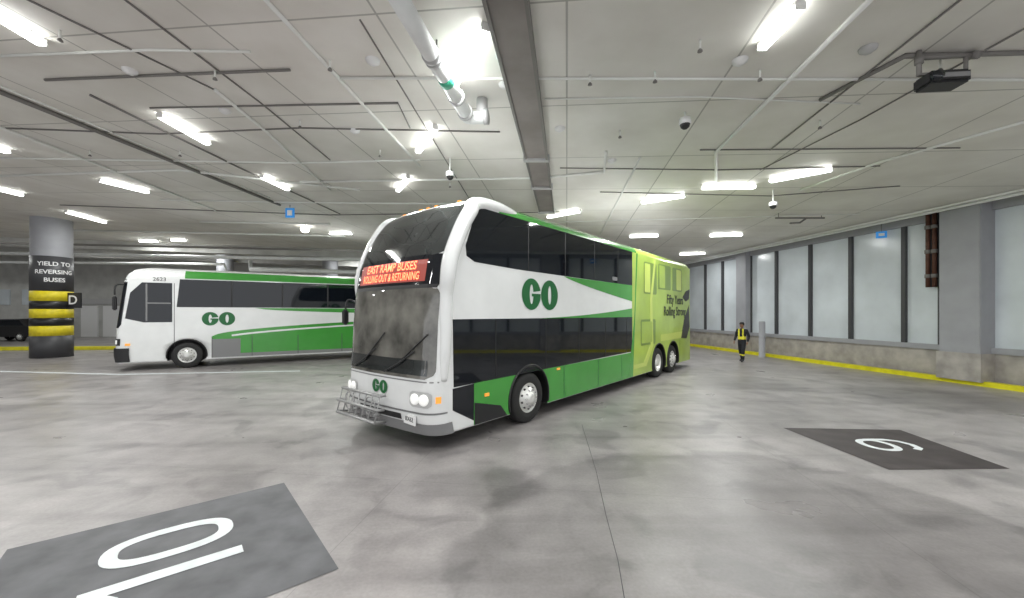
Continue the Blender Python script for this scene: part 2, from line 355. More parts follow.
for (pts,r,m) in [([(-40,24,5.9),(-12,24,5.4),(-3,24,5.3)],.1,'pipe'),([(-40,25,5.4),(-18,25,5.2),(-17.5,25,4.0)],.07,'pipe'),([(-38,22.5,6.3),(-20,22.5,5.9),(-6,22.5,5.6)],.06,'conduitd'),([(-17,26,5.6),(-17,26,5.0),(-4,26,4.6)],.12,'pipe')]:
    tube('overhead_pipe',pts,r,m,None,12)
# ---------------------------------------------------------------- left striped column
def col_left():
    g=G(52,358); R=.74
    dv=Vector((g.x,g.y,0)).normalized(); c=g+dv*R
    e=empty('striped_column',c); top=zc(c.x)+.02
    def zz(py): return H-(py-HZ)/F*g.y
    bands=[(358,336,'mull'),(336,326,'yellow'),(326,318,'blackpaint'),(318,309,'yellow'),(309,301,'blackpaint'),(301,291,'yellow'),(291,256,'mull')]
    lathe('shaft',[(R-.03,0),(R-.03,top)],Matrix.Identity(4),'concg',e,48)
    for k,(a,b,m) in enumerate(bands):
        z0=max(0,zz(a)); z1=zz(b)
        lathe('band_%d'%k,[(R-.03,z0),(R-.01,z0),(R-.01,z1),(R-.03,z1)],Matrix.Identity(4),m,e,48)
    base=math.atan2(-dv.y,-dv.x)
    for k,(t,py) in enumerate([('YIELD TO',264),('REVERSING',272),('BUSES',280)]):
        z=zz(py)
        def mf(v,z=z):
            a=base+.12+v.x/R; rr=R+.006
            return Vector((rr*math.cos(a),rr*math.sin(a),z+v.y))
        textmesh('text_%d'%k,t,.27,'sign_white',e,mapf=mf,bold=.006,ext=0)
    a=base+.9
    s=Vector((math.cos(a),math.sin(a),0))*(R+.12)
    box('letter_plate',(s.x+.15,s.y-.1,zz(300)),(.75,.06,.75),'blackpaint',e)
    textmesh('letter_D','D',.62,'sign_white',e,matrix=Matrix.Translation((s.x+.15,s.y-.14,zz(300)))@Matrix.Rotation(math.radians(90),4,'X'),bold=.01)
    box('letter_bracket',(s.x-.1,s.y,zz(300)),(.3,.05,.1),'grey',e)
col_left()
for (px,y) in [(225,30.5),(330,31)]:
    x=(px-512)/F*y; e=empty('round_column',(x,y,0)); lathe('shaft',[(.55,0),(.55,zc(x)+.02)],Matrix.Identity(4),'concg',e,32); lathe('band',[(.57,.0),(.57,1.2)],Matrix.Identity(4),'mull',e,32)
for k,px in enumerate((90,112,135)):
    x=(px-512)/F*36.4; box('door_%d'%(k+1),(x,36.38,1.4),(1.5,.12,2.8),'sign_white'); 
box('trim_1',((110-512)/F*36.3,36.36,3.2),(8,.1,.5),'lgrey')
for k,px in enumerate((-10,40,170,230,290)):
    x=(px-512)/F*36.3; box('window_far_%d'%(k+1),(x,36.4,3.6),(3.4,.1,1.4),'panel')
a=G(-30,350.5); b2=Vector((-2,25.2,0)); ang=math.atan2(b2.y-a.y,b2.x-a.x); mid=(a+b2)/2
box('yellow_kerb',(mid.x,mid.y,.10),((b2-a).length,.35,.20),'yellowf',None,rz=ang,bev=.02)
mk('white_floor_line',[tuple(G(*q)+Vector((0,0,.004))) for q in ((0,372),(120,375),(300,371.4),(300,370.6),(120,374),(0,371))],[(0,1,2,3,4,5)],'roadwhite')
def stroke(name,pts,w,org,ux,uy,m,parent,z=.009,closed=False):
    n=len(pts); vs=[];fs=[]
    for i,p in enumerate(pts):
        if closed: a=pts[i-1]; b=pts[(i+1)%n]
        else: a=pts[max(0,i-1)]; b=pts[min(n-1,i+1)]
        t=Vector((b[0]-a[0],b[1]-a[1])).normalized(); nn=Vector((-t.y,t.x))*w/2
        for s in (1,-1):
            q=(p[0]+s*nn.x,p[1]+s*nn.y); v=org+ux*q[0]+uy*q[1]; vs.append((v.x,v.y,z))
    for i in range(n if closed else n-1):
        j=(i+1)%n; fs.append((2*i,2*i+1,2*j+1,2*j))
    return mk(name,vs,fs,m,parent)
e=empty('bay_number_marking')
q0=G(284,483); q1=G(338,568); u1=(q1-q0).normalized(); u2=Vector((u1.y,-u1.x,0))
S=2.22
mk('painted_square',[tuple(q0+Vector((0,0,.004))),tuple(q0+u2*S+Vector((0,0,.004))),tuple(q0+u2*S+u1*S+Vector((0,0,.004))),tuple(q0+u1*S+Vector((0,0,.004)))],[(0,1,2,3)],'bay',e)
o=q0+u1*S+u2*.0; ux=-u1; uy=u2
def oval(cx,cy,rx,ry,n=40,k=2.6):
    out=[]
    for i in range(n):
        a=2*math.pi*i/n; c_,s_=math.cos(a),math.sin(a)
        out.append((cx+rx*math.copysign(abs(c_)**(2/k),c_),cy+ry*math.copysign(abs(s_)**(2/k),s_)))
    return out
stroke('digit_zero',oval(1.44,1.08,.25,.42),.12,o,ux,uy,'roadwhite',e,closed=True)
stroke('digit_one',[(.86,.58),(.86,1.62)],.14,o,ux,uy,'roadwhite',e)
stroke('digit_one_flag',[(.84,1.56),(.66,1.42)],.11,o,ux,uy,'roadwhite',e,z=.012)
e=empty('bay_number_marking')
a=G(783,428); ux=Vector((0,1,0)); uy=Vector((-1,0,0)); 
mk('painted_square',[(a.x,a.y,.004),tuple(G(900,430)+Vector((0,0,.004))),tuple(G(1010,469)+Vector((0,0,.004))),tuple(G(889,470)+Vector((0,0,.004)))],[(0,3,2,1)],'bayb',e)
o=Vector((6.12,6.50,0))
stroke('digit_nine_loop',oval(0,.17,.25,.21,32,2.2),.10,o,ux,uy,'roadwhite',e,closed=True)
stroke('digit_nine_tail',[(.25,.17),(.26,.0),(.25,-.17),(.17,-.31),(.0,-.37),(-.16,-.33),(-.24,-.22)],.10,o,ux,uy,'roadwhite',e,z=.012)
tube('floor_crack',[G(*q)+Vector((0,0,.001)) for q in ((582,425),(596,470),(606,515),(618,560),(628,620))],.003,'mull')
# ---------------------------------------------------------------- bus builder
def interp(tab,z):
    if z<=tab[0][0]: return tab[0][1]
    for (a,b),(c,d_) in zip(tab,tab[1:]):
        if z<=c: return b+(d_-b)*(z-a)/(c-a)
    return tab[-1][1]
class Body:
    def __init__(s,L,hw,r,fs,inset,crown,rear,parent):
        s.L=L;s.hw=hw;s.r=r;s.fs=fs;s.inset=inset;s.crown=crown;s.rear=rear;s.parent=parent
    def wrap(s,t,z):
        sg=1 if t>=0 else -1; a=abs(t); f=s.hw-s.r
        if a<=f: y=a;s0=0
        elif a<=f+s.r*math.pi/2:
            th=(a-f)/s.r; y=f+s.r*math.sin(th); s0=s.r*(1-math.cos(th))
        else: y=s.hw; s0=s.r+(a-f-s.r*math.pi/2)
        dec=max(0,1-s0/2.2)
        i=interp(s.inset,z)
        x=s0+(interp(s.fs,z)+s.crown*(y/s.hw)**2)*dec
        return Vector((x,sg*y*(s.hw-i)/s.hw,z))
    def nrm(s,t,z):
        e=.01; a=s.wrap(t+e,z)-s.wrap(t-e,z); b=s.wrap(t,z+e)-s.wrap(t,z-e)
        n=b.cross(a); n.normalize()
        c=s.wrap(t,z)-Vector((s.L/2,0,z))
        if n.dot(c)<0:n=-n
        return n
    def P(s,t,z,off=0): return s.wrap(t,z)+(s.nrm(t,z)*off if off else Vector((0,0,0)))
    def shell(s,zs,m):
        ts=[]; f=s.hw-s.r
        k=12
        for i in range(k+1): ts.append(f*i/k)
        for i in range(1,9): ts.append(f+s.r*math.pi/2*i/8)
        t0=ts[-1]; straight=s.L-s.r-.95
        for i in range(1,23): ts.append(t0+straight*i/22)
        ring_t=[-t for t in ts[::-1]][:-1]+ts
        vs=[];n=len(ring_t)+8
        for z in zs:
            row=[s.wrap(t,z) for t in ring_t]
            i_=interp(s.inset,z); hw=s.hw-i_; xr=s.L-interp(s.rear,z)
            rear=[]
            for a in (0,30,60,90): 
                A=math.radians(a); rear.append(Vector((xr-.25+.25*math.sin(A),(hw-.25+.25*math.cos(A)),z)))
            rear2=[Vector((v.x,-v.y,v.z)) for v in rear[::-1]]
            vs+=row+rear+rear2
        fs=[]
        for j in range(len(zs)-1):
            for i in range(n):
                i2=(i+1)%n; fs.append((j*n+i,j*n+i2,(j+1)*n+i2,(j+1)*n+i))
        fs.append(tuple(range(n))[::-1]); fs.append(tuple((len(zs)-1)*n+i for i in range(n)))
        o=mk('body_shell',vs,fs,m,s.parent,True)
        bm=bmesh.new(); bm.from_mesh(o.data); bmesh.ops.recalc_face_normals(bm,faces=bm.faces); bm.to_mesh(o.data); bm.free()
        return o
    def patch(s,name,z0,z1,t0,t1,m,off=.006,nz=12,nt=24,round_=0):
        vs=[];fs=[]
        for j in range(nz+1):
            z=z0+(z1-z0)*j/nz
            a=t0(z) if callable(t0) else t0; b=t1(z) if callable(t1) else t1
            if round_:
                dd=min(z-z0,z1-z)
                if dd<round_:
                    k=round_-math.sqrt(max(0,round_**2-(round_-dd)**2)); a+=k; b-=k
            for i in range(nt+1): vs.append(s.P(a+(b-a)*i/nt,z,off))
        for j in range(nz):
            for i in range(nt):
                q=j*(nt+1)+i; fs.append((q,q+1,q+nt+2,q+nt+1))
        return mk(name,vs,fs,m,s.parent,True)
    def side(s,name,poly,m,off=.006,both=True):
        objs=[]
        for sg in ((-1,1) if both else (-1,)):
            y=sg*(s.hw+off); yi=sg*(s.hw-.002)
            n=len(poly); vs=[(x,y,z) for x,z in poly]+[(x,yi,z) for x,z in poly]
            fs=[tuple(range(n))]+[(i,(i+1)%n,n+(i+1)%n,n+i) for i in range(n)]
            if sg>0: fs=[f[::-1] for f in fs]
            objs.append(mk(name+('_near' if sg<0 else '_far'),vs,fs,m,s.parent))
        return objs
def rrect(x0,x1,z0,z1,r=.06,n=5):
    out=[]
    for cx,cz,a0 in ((x1-r,z1-r,0),(x0+r,z1-r,90),(x0+r,z0+r,180),(x1-r,z0+r,270)):
        for i in range(n+1):
            a=math.radians(a0+90*i/n); out.append((cx+r*math.cos(a),cz+r*math.sin(a)))
    return out
def skirt(x0,x1,z0,topf,wheels,rw,zw,n=60):
    top=[(x0+(x1-x0)*i/n,topf(x0+(x1-x0)*i/n)) for i in range(n+1)]
    bot=[(x0,z0)]
    for w in wheels:
        if w<x0 or w>x1: continue
        a0=math.asin(max(-1,min(1,(z0-zw)/rw)))
        for i in range(17):
            a=math.pi-a0+(2*a0-math.pi)*i/16
            bot.append((w+rw*math.cos(a),zw+rw*math.sin(a)))
    bot.append((x1,z0))
    return bot+top[::-1]
def cut_wheels(body,parent,wheels,hw,rw,zw):
    bm=bmesh.new()
    for w in wheels:
        for sg in (-1,1):
            mtx=Matrix.Translation((w,sg*(hw-.2),zw))@Matrix.Rotation(math.pi/2,4,'X')
            bmesh.ops.create_cone(bm,cap_ends=True,segments=40,radius1=rw,radius2=rw,depth=.62,matrix=mtx)
    me=bpy.data.meshes.new('cut'); bm.to_mesh(me); bm.free()
    me.materials.append(M['black'])
    c=bpy.data.objects.new('cut',me); sc.collection.objects.link(c); c.parent=parent
    md=body.modifiers.new('b','BOOLEAN'); md.object=c; md.operation='DIFFERENCE'; md.solver='EXACT'
    bpy.context.view_layer.update()
    dg=bpy.context.evaluated_depsgraph_get(); me2=bpy.data.meshes.new_from_object(body.evaluated_get(dg))
    body.modifiers.clear(); old=body.data
    if len(me2.polygons)<len(old.polygons)*.9:
        bpy.data.objects.remove(c); return
    body.data=me2; bpy.data.objects.remove(c)
    me2.materials.clear(); me2.materials.append(M['white']); me2.materials.append(M['black'])
    for p in me2.polygons:
        ce=p.center; blk=False
        for w in wheels:
            if math.hypot(ce.x-w,ce.z-zw)<rw+.01 and (abs(p.normal.y)<.9 or abs(ce.y)<hw-.1): blk=True
        if ce.z<.31 and p.normal.z<-.5: blk=True
        p.material_index=1 if blk else 0
def wheel(parent,x,y,R,sg,name,w=.30,dual=False):
    mt=Matrix.Translation((x,y,R))@Matrix.Rotation(math.radians(90)*(1 if sg<0 else -1),4,'X')
    lathe(name+'_tire',[(R*.58,-w),(R*.93,-w),(R,-w+.04),(R,-.04),(R*.93,0),(R*.66,.012),(R*.58,-.01)],mt,'rubber',parent,40)
    if not dual: prof=[(R*.6,-.01),(R*.57,.0),(R*.54,-.04),(R*.46,-.04),(R*.40,.035),(R*.24,.05),(R*.22,.085),(R*.1,.10),(0,.10)]
    else: prof=[(R*.6,-.01),(R*.57,.0),(R*.53,-.05),(R*.5,-.14),(R*.28,-.15),(R*.26,-.02),(R*.12,.0),(0,.0)]
    lathe(name+'_rim',prof,mt,'rim',parent,32)
    for i in range(10):
        a=2*math.pi*i/10; rr=R*.32; 
        p0=mt@Vector((rr*math.cos(a),rr*math.sin(a),.04 if not dual else -.15)); p1=mt@Vector((rr*math.cos(a),rr*math.sin(a),.07 if not dual else -.11))
        tube(name+'_nut_%d'%i,[p0,p1],.018,'chrome',parent,6)
        a+=.3; rr=R*.435
        if not dual:
            p0=mt@Vector((rr*math.cos(a),rr*math.sin(a),-.02)); p1=mt@Vector((rr*math.cos(a),rr*math.sin(a),.008)); tube(name+'_hole_%d'%i,[p0,p1],.022,'black',parent,8)
def ring(cx,cz,ro,ri_x,ri_z,a0,a1,n=40):
    o=[(cx+ro*math.cos(a0+(a1-a0)*i/n),cz+ro*math.sin(a0+(a1-a0)*i/n)) for i in range(n+1)]
    i_=[(cx+ri_x*math.cos(a0+(a1-a0)*i/n),cz+ri_z*math.sin(a0+(a1-a0)*i/n)) for i in range(n+1)]
    return o,i_
def go_logo(parent,cx,cz,R,mapf,m='dgreen'):
    for nm,c,a0,a1 in (('logo_g',cx-R*1.02,math.radians(14),math.radians(352)),('logo_o',cx+R*1.02,0.001,2*math.pi-.001)):
        o,i_=ring(c,cz,R,R*.20,R*.62,a0,a1)
        vs=[mapf(*q) for q in o+i_]; n=len(o); fs=[(k,k+1,n+k+1,n+k) for k in range(n-1)]
        mk(nm,vs,fs,m,parent)
    q=[(cx-R*1.0,cz+.04*R),(cx-R*.03,cz+.04*R),(cx-R*.04,cz-.14*R),(cx-R*1.0,cz-.14*R)]
    mk('logo_bar',[mapf(*k) for k in q],[(0,1,2,3)],m,parent)
# ---------------------------------------------------------------- double decker
th=math.atan2(.772,.635)
d=Vector((.635,.772,0)); n_=Vector((-.772,.635,0))
OV=.14
O=Vector((.352,7.82,0))-d*(2.35+OV)
DD=empty('double_decker_bus',O+n_*1.285,th)
bpy.context.view_layer.update()
LL=13.3+OV
B=Body(LL,1.275,.24,
 [(.28,.08),(.5,.02),(.62,0),(1.1,.01),(1.25,.03),(2.0,.07),(2.5,.12),(2.95,.20),(3.3,.34),(3.7,.58),(3.95,.78),(4.08,.95),(4.15,1.2)],
 [(0,.0),(3.85,0),(3.98,.03),(4.07,.09),(4.12,.18),(4.15,.34)],.10,
 [(0,0),(1.2,0),(3.4,.08),(3.9,.2),(4.1,.35),(4.15,.5)],DD)
wheels=[2.35+OV,9.53+OV,10.97+OV]; RW=.64; ZW=.49
zs=[.28,.32,.4,.5,.62,.8,1.0,1.1,1.25,1.5,1.8,2.1,2.5,2.7,2.95,3.15,3.3,3.5,3.7,3.85,3.92,3.98,4.03,4.07,4.10,4.12,4.14,4.15]
bs=B.shell(zs,'white')
cut_wheels(bs,DD,wheels,1.275,RW,ZW)
XL=7.66+OV
B.side('lower_window_band',[(.50,.98),(XL,1.03),(XL,2.03),(1.0,2.05),(.48,2.05)],'glass')
up=[(1.22,3.93),(1.06,3.90),(.96,3.80),(.88,3.55),(.76,3.25),(.78,3.08),(.97,3.0),(2.1,2.97),(XL,2.95),(XL,3.93)]
B.side('upper_window_band',up,'glass')
B.side('green_skirt',skirt(.95,XL,.29,lambda x:1.0,wheels,RW,ZW),'green')
B.side('lower_front_dark',[(.48,.62),(.96,.36),(.96,.98),(.48,.96)],'glass',off=.004)  # dark reflection low on the front flank, painted on as a flat panel
B.side('front_painted_reflection',[(.96,.29),(1.80,.29),(1.62,.50),(.96,.66)],'blackpaint',off=.009)  # continues the dark reflection as a painted black wedge over the green skirt
def curve(x0,x1,f,n=24): return [(x0+(x1-x0)*i/n,f(x0+(x1-x0)*i/n)) for i in range(n+1)]
def fu(x): k=(x-3.75)/(XL-3.75); return 2.955-.50*(k**.8)
def fl(x): k=(x-2.75)/(XL-2.75); return 2.045+.27*(k**1.6)
B.side('green_swoosh_upper',[(XL,2.955)]+[(3.75,2.955)]+curve(3.75,XL,fu)[1:],'green')
B.side('green_swoosh_lower',[(2.75,2.03)]+[(XL,2.03)]+curve(2.75,XL,fl)[::-1][:-1],'green')
def roofstrip(Bd,name,x0,x1,z0,z1,m,off=.008):
    for sg in (-1,1):
        vs=[];fs=[]; nx=20; rows=[z0+(z1-z0)*j/6 for j in range(7)]
        for z in rows:
            for i in range(nx+1):
                x=x0+(x1-x0)*i/nx; vs.append(Vector((x,sg*(Bd.hw-interp(Bd.inset,z)+off),z+off*.5)))
        for j in range(6):
            for i in range(nx):
                q=j*(nx+1)+i; f=(q,q+1,q+nx+2,q+nx+1); fs.append(f if sg<0 else f[::-1])
        mk(name+('_near' if sg<0 else '_far'),vs,fs,m,Bd.parent,True)
roofstrip(B,'roof_edge_green',1.6,XL,3.93,4.12,'green')
roofstrip(B,'roof_edge_lime',XL,12.85+OV,3.85,4.12,'lime')
zb=.29
B.side('lime_wrap_rear',skirt(XL-.35,13.04+OV,zb,lambda x:3.93,wheels,RW,ZW),'lime',off=.008)
B.side('lime_wrap_edge',[(XL-.6,zb),(XL-.3,zb),(XL+.05,3.93),(XL-.05,3.93),(XL-.2,2.0)],'green',off=.010)
vs=[];fs=[];rows=[.3,1.2,2.2,3.2,3.8]
for z in rows:
    xr=LL-interp(B.rear,z)
    pr=[]
    for a in range(0,91,15): A=math.radians(a); pr.append((xr-.25+.255*math.sin(A),-(1.275-.25+.257*math.cos(A))))
    pr=pr+[(x,-y) for x,y in pr[::-1]]
    vs+=[(x,y,z) for x,y in pr]; npt=len(pr)
for j in range(len(rows)-1):
    for i in range(npt-1): q=j*npt+i; fs.append((q,q+1,q+npt+1,q+npt))
mk('rear_wrap',vs,fs,'lime',DD,True)
box('rear_engine_grille',(LL+.01,0,1.0),(.04,1.9,.9),'black',DD); box('rear_window',(LL-.03,0,3.2),(.08,2.0,.7),'glass',DD,bev=.02)
for sg in (-1,1):
    box('tail_lamp',(LL,sg*1.0,1.8),(.05,.14,.5),'red',DD,bev=.01)
box('rear_bumper',(LL+.03,0,.42),(.12,2.4,.25),'black',DD,bev=.03)
def P2(name,poly,m,off=.012): B.side(name,[(x+OV,z) for x,z in poly],m,off=off)
P2('wrap_pane_a',rrect(8.2,9.3,2.75,3.75,.08),'olive'); P2('wrap_pane_a_in',rrect(8.26,8.72,2.8,3.7,.05),'lime2',.016)
P2('wrap_pane_b',rrect(9.45,10.7,2.95,3.8,.08),'olive'); P2('wrap_pane_b_in',rrect(9.55,10.1,3.0,3.75,.05),'lime',.016)
P2('wrap_pane_c',rrect(10.9,12.0,2.95,3.8,.08),'olive'); P2('wrap_pane_c_in',rrect(11.35,11.9,3.0,3.75,.05),'lime2',.016)
P2('wrap_pane_d',rrect(7.95,9.2,1.15,1.95,.08),'olive'); P2('wrap_pane_d_in',rrect(8.02,8.9,1.22,1.88,.05),'lime',.016)
P2('wrap_stripe',[(7.4,.5),(8.4,.5),(9.0,1.1),(8.9,2.6),(9.25,3.93),(9.1,3.93),(8.7,2.6),(8.75,1.15),(8.2,.62),(7.4,.62)],'lime2',.014)
P2('wrap_stripe_b',[(9.7,1.2),(12.6,1.2),(12.9,1.6),(12.9,1.9),(12.3,1.45),(9.7,1.42)],'lime2',.014)
P2('wrap_leaf',[(11.9,1.2),(12.3,1.9),(12.9,2.45),(13.0,1.6),(12.6,1.15)],'blackpaint',.015)
P2('wrap_leaf_b',[(12.1,2.75),(12.5,3.0),(13.0,3.1),(12.9,2.7),(12.5,2.6)],'blackpaint',.015)
P2('engine_door_seam',[(11.75,.35),(11.78,.35),(11.78,1.15),(11.75,1.15)],'olive',.015)
for k,(t,zz_) in enumerate((('Fifty Years',2.62),('Rolling Strong',2.2))):
    textmesh('wrap_text_%d'%k,t,.46,'blackpaint',DD,matrix=Matrix.Translation((11.2+OV,-1.296,zz_))@Matrix.Rotation(math.pi/2,4,'X'),sx=.95,bold=.004)
for x in (2.3,3.65,5.0,6.35): P2('upper_window_divider_%d'%int(x*10),[(x-.012,2.98),(x+.012,2.98),(x+.012,3.92),(x-.012,3.92)],'black',.009)
for x in (1.35,2.9,4.25,5.6,6.9): P2('lower_window_divider_%d'%int(x*10),[(x-.012,1.03),(x+.012,1.03),(x+.012,2.03),(x-.012,2.03)],'black',.009)
for x in (3.6,5.2,6.6): P2('skirt_seam_%d'%int(x*10),[(x-.008,.3),(x+.008,.3),(x+.008,1.0),(x-.008,1.0)],'dgreen',.010)
P2('opening_vent',rrect(6.0,6.3,3.02,3.12,.02),'grey',.012)
box('side_marker',(1.25,-1.287,.75),(.10,.03,.05),'amber',DD); box('side_marker_b',(3.5,-1.287,.95),(.10,.03,.04),'amber',DD)
LX=2.86
for sg in (-1,1): go_logo(DD,LX,2.52,.31,lambda x,z,sg=sg:(x,sg*(1.275+.009),z))
for x in wheels:
    for sg in (-1,1):
        wheel(DD,x,sg*(1.275-.02),.49,sg,'wheel_%d_%s'%(int(x*10),'n' if sg<0 else 'f'),dual=(x>9.5 and x<10.5))
        pts=[(x+RW*math.cos(a),sg*1.284,ZW+RW*math.sin(a)) for a in [math.radians(-15+210*i/24) for i in range(25)] if ZW+RW*math.sin(a)>.29]
        tube('wheel_arch_lip',pts,.022,'black',DD,8)
TW=1.19
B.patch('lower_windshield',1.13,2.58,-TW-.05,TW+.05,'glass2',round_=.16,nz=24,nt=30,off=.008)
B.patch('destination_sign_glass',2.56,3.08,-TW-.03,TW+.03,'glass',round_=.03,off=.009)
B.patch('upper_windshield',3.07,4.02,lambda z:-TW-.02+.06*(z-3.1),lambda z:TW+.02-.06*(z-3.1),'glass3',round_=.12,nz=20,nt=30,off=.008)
B.patch('destination_led_board',2.65,3.0,-.95,.95,'ledb',off=.013)
for k,(t,z0,s_) in enumerate((('EAST RAMP BUSES',2.91,.19),('ROLLING OUT & RETURNING',2.74,.18))):
    textmesh('destination_text_%d'%k,t,s_,'led',DD,mapf=lambda v,z0=z0:B.P(-v.x*1.0,z0+v.y,.018) ,sx=(.95 if k==0 else .68),bold=.002,ext=0)
B.patch('windshield_divider',2.54,2.60,-TW,TW,'black',off=.013,nz=2)
B.patch('dashboard_band',1.18,1.42,-TW+.08,TW-.08,'glass3',off=.011,nz=4)
B.patch('front_belt_seam',1.08,1.10,-1.3,1.3,'grey',off=.004,nz=2)
B.patch('lower_bumper',.30,.60,-1.42,1.42,'white',off=.03,nz=5,nt=40)
B.patch('bumper_lower_black',.28,.46,-1.5,1.5,'grey',off=.036,nz=3,nt=40)
B.patch('bumper_grille',.48,.57,-.6,.6,'black',off=.036,nz=3)
B.patch('bumper_seam',.60,.625,-1.45,1.45,'grey',off=.012,nz=2,nt=40)
for sg in (-1,1):
    a,b=sorted((sg*.78,sg*1.20))
    B.patch('headlight_housing',.70,.94,a,b,'lgrey',off=.012,round_=.06,nz=8,nt=10)
    for k,t in enumerate((.90,1.08)):
        p=B.P(sg*t,.82,.015); nn=B.nrm(sg*t,.82); mt=Matrix.Translation(p)@nn.to_track_quat('Z','Y').to_matrix().to_4x4()
        lathe('headlight_%d'%k,[(.088,0),(.086,.02),(.06,.028),(0,.03)],mt,'lamp',DD,20)
    a,b=sorted((sg*1.25,sg*1.33)); B.patch('turn_signal',.77,.87,a,b,'amber',off=.012,nz=4,nt=6)
    tc_=B.hw-B.r+.29
    pts=[Vector((2.5,sg*1.08,3.98)),Vector((2.1,sg*1.14,4.02)),Vector((1.7,sg*1.17,4.04)),Vector((1.3,sg*1.18,4.03)),Vector((1.02,sg*1.20,3.97))]
    for z in (3.85,3.65,3.45,3.2,2.95,2.7): pts.append(B.P(sg*(tc_+.0),z,.0))
    for z,t in ((2.45,tc_+.02),(2.2,tc_+.04),(1.9,tc_+.06),(1.5,tc_+.06),(1.1,tc_+.06)): pts.append(B.P(sg*t,z,-.05))
    tube('arch_frame',pts,.115,'white',DD,16,True,radii=[.5,.8,1,1.05,1.1,1.1,1.1,1.1,1.1,1.1,1.05,1,1,.95,.9,.6])
go_logo(DD,0.0,.0,.11,lambda a,c: tuple(B.P(-a,.93+c,.012)))
box('license_plate',(.02,-.80,.50),(.02,.32,.16),'sign_white',DD,rz=-.08)
textmesh('plate_text','BX62',.10,'blackpaint',DD,matrix=Matrix.Translation((.008,-.80,.50))@Euler((math.pi/2,0,-math.pi/2-.08)).to_matrix().to_4x4())
for k,t in enumerate((-.9,-.25,0,.25,.9)):
    p=B.P(t,4.10,.0); box('marker_lamp_%d'%k,(p.x,p.y,4.115),(.05,.07,.025),'amber',DD,bev=.006)
for k,(t0,t1) in enumerate(((.9,.15),(-.15,-.85))):
    tube('wiper_arm_%d'%k,[B.P(t0,1.18,.04),B.P((t0+t1)/2,1.33,.05),B.P(t1,1.55,.03)],.013,'black',DD,8)
    tube('wiper_blade_%d'%k,[B.P(t1+.35,1.35,.03),B.P(t1-.25,1.82,.03)],.011,'black',DD,8)
p0=B.P(1.28,2.35,.02)
tube('mirror_arm',[p0,p0+Vector((-.12,.10,.05)),p0+Vector((-.16,.12,-.12))],.018,'black',DD,8,True)
q=p0+Vector((-.16,.13,-.28)); box('mirror_head',tuple(q),(.08,.16,.30),'black',DD,bev=.03)
def rack():
    x0=-.05;  y0,y1=-.25,.95
    T=lambda nm,pts,r=.017:tube('bike_rack_'+nm,pts,r,'rack',DD,8)
    T('upper_frame',[(x0,y0,.80),(x0-.10,y0,.81),(x0-.10,y1,.81),(x0,y1,.80)],.018)
    T('lower_frame',[(x0,y0,.38),(x0-.20,y0,.40),(x0-.20,y1,.40),(x0,y1,.38)],.02)
    T('mid_frame',[(x0-.05,y0-.04,.58),(x0-.17,y0-.04,.60),(x0-.17,y1+.04,.60),(x0-.05,y1+.04,.58)],.018)
    for i in range(7):
        y=y0+(y1-y0)*i/6
        T('rib_%d'%i,[(x0-.10,y,.81),(x0-.15,y,.6),(x0-.20,y,.40),(x0,y,.38)],.011)
    for k,y in enumerate((.0,.65)):
        T('wheel_hoop_%d'%k,[(x0-.13,y+.15*math.sin(a),.62+.15*math.cos(a)) for a in [2*math.pi*i/20 for i in range(21)]],.011)
    T('mount_a',[(.08,.0,.45),(x0-.1,.0,.45)],.03); T('mount_b',[(.08,.7,.45),(x0-.1,.7,.45)],.03)
rack()
# ---------------------------------------------------------------- coach
d2=Vector((.852,.524,0)); n2=Vector((-.524,.852,0))
CV=.22
O2=Vector((-12.7,15.64,0))-d2*(1.95+CV)
CO=empty('coach_bus',O2+n2*1.3,math.atan2(.524,.852)); bpy.context.view_layer.update()
K=Body(13.7,1.3,.22,[(.3,.05),(.6,0),(1.5,.03),(1.9,.07),(3.3,.24),(3.6,.34),(3.8,.55),(3.9,.9)],[(0,0),(3.45,0),(3.62,.05),(3.75,.14),(3.84,.28),(3.9,.5)],.10,[(0,0),(3.4,.1),(3.9,.5)],CO)
cw=[1.95+CV,9.4+CV,10.85+CV]; CR=.62
ks=K.shell([.3,.36,.5,.6,.9,1.2,1.5,1.7,1.9,2.3,2.7,3.0,3.3,3.45,3.55,3.62,3.7,3.75,3.8,3.84,3.87,3.9],'white')
cut_wheels(ks,CO,cw,1.3,CR,.5)
K.side('window_band',[(1.85,2.38),(13.1,2.38),(13.1,3.46),(1.95,3.46)],'glass')
K.side('driver_window',[(.38,1.95),(.9,1.8),(1.72,1.8),(1.72,3.30),(.85,3.30),(.52,2.9)],'glass')
K.side('driver_sash',[(.95,1.85),(1.0,1.85),(1.0,3.25),(.95,3.25)],'grey',off=.009)
K.side('driver_sash_h',[(1.0,2.5),(1.68,2.5),(1.68,2.55),(1.0,2.55)],'grey',off=.009)
K.side('driver_door_seam',[(1.77,.9),(1.79,.9),(1.79,3.3),(1.77,3.3)],'mull',off=.004)
for x in (3.6,5.4,7.2,9,10.8): K.side('window_divider_%d'%int(x*10),[(x-.03,2.38),(x+.03,2.38),(x+.03,3.46),(x-.03,3.46)],'black',off=.009)
roofstrip(K,'roof_edge_green',2.1,13,3.49,3.80,'green')
def gl(x):
    k=(x-3.0)/10; return 1.22+.72*(max(0,k)**.5)
K.side('green_lower',skirt(2.95,13.3,.50,gl,cw,CR,.5),'green')
K.side('green_upper',[(13.3,2.36)]+[(4.4,2.36)]+curve(4.4,13.3,lambda x:2.36-.30*((x-4.4)/8.9)**.5)[1:],'green')
K.side('swoosh_white',curve(3.6,13.3,lambda x:gl(x)-.20)+curve(3.6,13.3,lambda x:gl(x)-.13)[::-1],'white',off=.010)
K.side('luggage_bay',[(2.95,.36),(8.8,.36),(8.8,.50),(2.95,.50)],'grey',off=.007)
